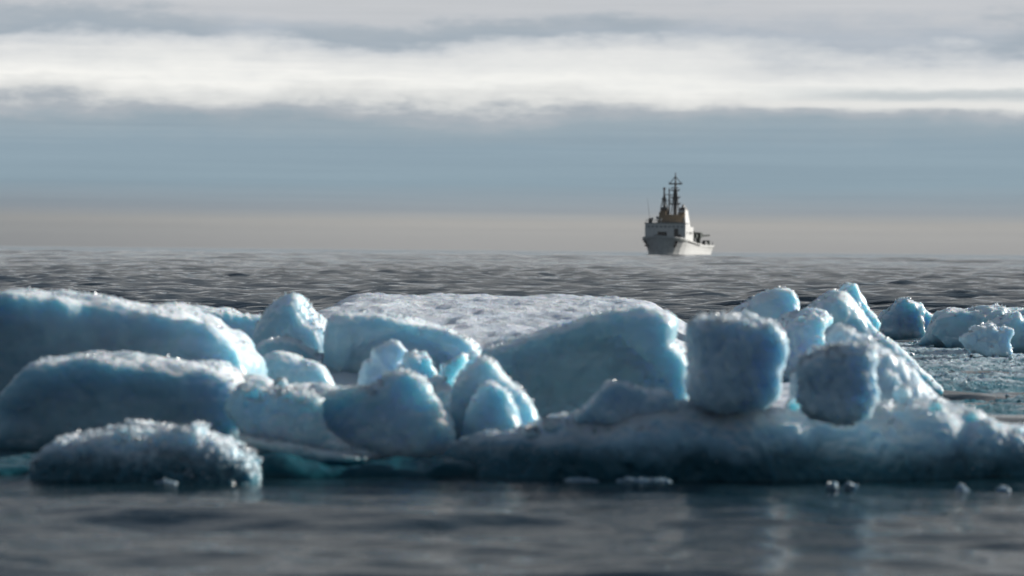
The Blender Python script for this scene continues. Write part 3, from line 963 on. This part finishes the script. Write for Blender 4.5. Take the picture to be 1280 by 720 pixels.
def build_ship():
    root = bpy.data.objects.new('research_ship', None)
    COL.objects.link(root)
    p = P(831.2, 319.2, 1150)
    root.location = (p[0], 1150, 0)
    root.rotation_euler = (0, 0, R_(-108))
    root.scale = (1.07, 1.07, 1.045)
    tag(root, 'white research ship with twin funnels and a tall dark mast near the horizon', 'ship')
    #        x   half-beam deck, waterline, deck z, waterline x shift
    st = [(-47.5, 6.6, 5.0, 3.5, 1.4), (-45, 7.5, 6.3, 3.4, .4), (-38, 7.9, 7.0, 3.4, 0), (-28, 8.0, 7.4, 3.5, 0), (-18, 8.0, 7.5, 4.1, 0), (-8, 8.1, 7.4, 4.9, 0),
          (-2, 8.3, 6.9, 5.5, 0), (2, 8.2, 5.8, 5.9, -.2), (5, 7.4, 4.3, 6.2, -.5), (7.5, 5.9, 2.7, 6.4, -.9), (9.5, 3.6, 1.2, 6.6, -1.4), (10.8, 1.4, .35, 6.75, -2.1), (11.3, .12, .06, 6.8, -2.4)]
    rings = []
    for x, hd, hw, dz, sh in st:
        r = []
        for sg in (1, -1):
            pts = []
            for u in (0, .25, .5, .75, 1):
                z = -1 + (dz + 1) * u
                uu = max(0, (z - 0) / dz)
                hb = hw + (hd - hw) * uu ** 1.6 if z > 0 else hw * .97
                pts.append((x + sh * (1 - uu), sg * hb, z))
            r += pts[::-1] if sg == 1 else pts
        rings.append(r)
    hull = MB().loft(rings).build('hull', WHITE, root, smooth=False)
    dk = MB()
    for i in range(len(st) - 1):
        a, b = st[i], st[i + 1]
        n = len(dk.v)
        dk.v += [(a[0], a[1] - .1, a[3] - .7), (a[0], -a[1] + .1, a[3] - .7), (b[0], -max(b[1] - .1, .02), b[3] - .7), (b[0], max(b[1] - .1, .02), b[3] - .7)]
        dk.f.append((n, n + 1, n + 2, n + 3))
    for sg in (1, -1):
        bw = MB()
        for i in range(len(st) - 1):
            a, b = st[i], st[i + 1]
            n = len(bw.v)
            bw.v += [(a[0], sg * (a[1] + .003), a[3] - .03), (b[0], sg * (b[1] + .003), b[3] - .03), (b[0], sg * (b[1] + .003), b[3] + .28), (a[0], sg * (a[1] + .003), a[3] + .28),
                     (a[0], sg * max(a[1] - .15, .01), a[3] - .03), (b[0], sg * max(b[1] - .15, .01), b[3] - .03), (b[0], sg * max(b[1] - .15, .01), b[3] + .28), (a[0], sg * max(a[1] - .15, .01), a[3] + .28)]
            bw.f += [(n, n + 1, n + 2, n + 3), (n + 4, n + 5, n + 6, n + 7), (n + 3, n + 2, n + 6, n + 7)]
        bw.build('bulwark', WHITE, root)
    for sg in (1, -1):                                         # anchors on the bow flare
        MB().box(5.2, 6.6, sg * 5.6 - .55, sg * 5.6 + .55, 3.1, 3.5).tube((5.9, sg * 5.2, 2.8), (5.9, sg * 6.1, 4.9), .28).box(5.5, 6.3, sg * 5.9 - .6, sg * 5.9 + .6, 4.4, 5.1).build('anchor', BLACK, hull)
    for x in (-4, -7, -10, -13, -16, -19):                     # freeing ports in the lit side
        zt = np.interp(x, [s_[0] for s_ in st], [s_[3] for s_ in st])
        MB().box(x - .75, x + .75, 7.7, 8.35, zt - .62, zt - .1).build('freeing_port', BLACK, hull)
    # superstructure
    sup = MB().box(-4.5, 0, -7.75, 7.75, 4.6, 11.7).build('superstructure', WHITE, root)
    MB().box(-12.2, -4.503, -7.6, 7.6, 4.3, 10.5).build('deckhouse', WHITE, root)
    wh = MB().box(-4.9, .25, -7.95, 7.95, 11.703, 12.0).build('bridge_roof', GREYP, root)
    for y in np.linspace(-6.4, 6.4, 9):
        MB().box(-.03, .04, y - .5, y + .5, 10.2, 10.9).build('window', GREYP, sup)
    MB().box(-.03, .05, -2.9, .6, 7.0, 8.6).build('window', GLASS, sup, 'wide dark opening in the front of the superstructure')
    MB().box(-.03, .06, 3.4, 5.0, 5.2, 9.8).build('door', DARKG, sup, 'tall dark recess in the front of the superstructure')
    for z in (8.2,):
        for x in (-2.2, -6.5, -9.5):
            MB().box(x - .45, x + .45, 7.4, 7.8, z - .45, z + .45).build('window', DARKG, sup)
    # foredeck gear
    MB().box(2.2, 4.2, -3.6, -1.4, 5.1, 6.9).tube((3, -3.4, 6.9), (3, .8, 7.3), .5).build('windlass', DARKG, root)
    MB().tube((1.2, 5.8, 4.9), (1.2, 5.8, 7.6), .5).box(.6, 2.0, 4.6, 7.2, 5.2, 6.6).build('deck_winch', DARKG, root)
    MB().tube((9.6, 0, 6.0), (9.6, 0, 8.3), .12).build('jackstaff', DARKG, root)
    # upper deckhouse and funnels
    MB().box(-15.5, -8.5, -4.9, 4.9, 10.3, 14.2).build('upper_deckhouse', DARKG, root)
    MB().box(-8.495, -8.2, -4.5, 4.5, 12.4, 15.2).build('screen', BUFF, root)
    for sg in (-1, 1):
        f_ = MB()
        rg = []
        for z, xa, xb, hy in ((10.3, -16, -9.2, 1.9), (14.2, -15.2, -9.6, 1.5), (17.0, -14.6, -10.6, 1.2)):
            rg.append([(xa, sg * 3.6 - hy, z), (xb, sg * 3.6 - hy, z), (xb, sg * 3.6 + hy, z), (xa, sg * 3.6 + hy, z), (xa, sg * 3.6 - hy, z)])
        fo = f_.loft(rg).build('funnel', BUFF if sg < 0 else WHITE, root)  # sunlight put into the colour: port funnel white, its twin buff
        MB().box(-14.5, -10.4, sg * 3.6 - 1.15, sg * 3.6 + 1.15, 17.003, 18.0, .2).tube((-12, sg * 3.6, 18), (-12.6, sg * 3.6, 18.9), .5).build('funnel_cap', BLACK, fo)
        MB().box(-9.55, -9.2, sg * 3.6 - 1.3, sg * 3.6 + 1.3, 13.5, 16.2).build('vent_grille', BUFF, fo)
    # main mast
    mast = MB().tube((-14.3, 0, 14), (-14.3, 0, 24.5), .85, .6).tube((-14.3, 0, 24.5), (-14.3, 0, 31.4), .5, .16)
    for sg in (-1, 1):
        mast.tube((-14.3, sg * 1.7, 14), (-14.3, sg * .45, 25), .2)
        mast.tube((-14.3, sg * 2.2, 27.2), (-14.3, 0, 30), .15)
    mast.tube((-12.2, 0, 14), (-14.2, 0, 24), .16)
    mb = mast.build('mast', DARKG, root)
    for z, l in ((27.1, 2.5), (24.6, 1.5), (21.8, 1.7), (19.4, 1.9)):
        MB().tube((-14.3, -l, z), (-14.3, l, z), .26).box(-14.9, -13.7, -.9, .9, z - .1, z + .12).tube((-14.3, l, z - .2), (-14.3, l, z + .8), .11).tube((-14.3, -l, z - .2), (-14.3, -l, z + .8), .11).build('yard', DARKG, mb)
    MB().box(-13.9, -13.4, -1.3, 1.3, 25.4, 25.8).build('radar_scanner', GREYP, mb)
    # signal mast to starboard of it
    sm = MB().tube((-12, -3.7, 18.0), (-12, -3.7, 25.4), .45, .28).tube((-12, -5.0, 17.5), (-12, -3.8, 23), .2).tube((-12, -2.4, 17.5), (-12, -3.6, 23), .2)
    sm.tube((-12, -3.7, 22.9), (-14.2, 0, 22.9), .16).tube((-12, -3.7, 20.6), (-14.2, 0, 20.6), .12)
    sm.tube((-13, -2, 20.6), (-13, -2, 25.6), .34, .12).tube((-12.6, -2, 15), (-13, -2, 20.6), .3).ball((-12, -3.7, 25.2), .55).ball((-13, -2, 24.6), .4)
    smo = sm.build('signal_mast', DARKG, root)
    MB().box(-12.4, -11.6, -4.7, -2.7, 21.2, 21.5).build('radar_scanner', DARKG, smo)
    # bridge roof clutter
    rf = MB().tube((-2.5, -6.4, 12), (-2.5, -7.7, 21.3), .09, .04)
    rf.build('whip_antenna', DARKG, root)
    for (x, y, r, h_) in ((-2, -5.6, .5, 1.6), (-3, -3.8, .6, 2.0), (-2, -2.2, .4, 1.3)):
        MB().tube((x, y, 12), (x, y, 12 + h_), .18).ball((x, y, 12 + h_), r).build('satellite_dome', GREYP, root)
    rl = MB()
    for y in np.linspace(-7.5, 7.5, 13):
        rl.tube((.0, y, 12), (.0, y, 13.1), .06)
    rl.tube((0, -7.5, 13.1), (0, 7.5, 13.1), .06).tube((0, -7.5, 12.6), (0, 7.5, 12.6), .05)
    rl.build('railing', DARKG, root)
    MB().box(-3.4, -1.6, -6.9, -6.0, 12.003, 13.7).build('roof_locker', DARKG, root)
    # work deck aft
    cr = MB().tube((-29, 5.2, 2.7), (-29, 5.2, 6.4), .95).box(-30.4, -27.8, 4.0, 6.4, 6.4, 8.6).build('crane_post', GREEN, root)
    jb = MB().tube((-27.0, 4.6, 7.2), (-38.5, 7.2, 7.6), .45, .32).tube((-28, 5, 8.6), (-33, 6, 7.9), .2)
    jb.build('crane_jib', GREEN, cr)
    MB().tube((-25, 4.6, 2.9), (-25, 4.6, 8.9), .35).tube((-25, 4.6, 8.9), (-29, 5.6, 6.0), .25).box(-26, -24, 3.5, 5.8, 6.5, 7.9).build('davit', GREEN, root)
    MB().box(-41, -36, 5.2, 7.2, 2.7, 4.9, .3).tube((-38.5, 4.6, 4.8), (-38.5, 7.3, 4.8), .8).build('trawl_winch', GREEN, root)
    MB().box(-34.5, -31.5, 5.6, 7.6, 2.8, 5.1, .4).build('deck_locker', DARKG, root)
    MB().tube((-46.5, 6.4, 3.3), (-46.5, 6.4, 5.0), .14).build('stern_light', DARKG, root)
    dk.build('deck', DECK, root)


build_ship()

# ------------------------------------------------------------------ sea haze
hm = bpy.data.materials.new('haze')
hm.use_nodes = True
ht = NT(hm.node_tree)
pv = ht.n('ShaderNodeVolumePrincipled')
pv.inputs['Color'].default_value = (.72, .72, .72, 1)
pv.inputs['Density'].default_value = .00003
pv.inputs['Anisotropy'].default_value = 0.0
ho = ht.n('ShaderNodeOutputMaterial')
ht.put(ho, 'Volume', pv.outputs[0])
hb = MB().box(-6300, 6300, -6300, 6300, -1.8, 40)
haze = hb.build('haze', hm)
tag(haze, 'thin pale sea haze', kind='stuff')
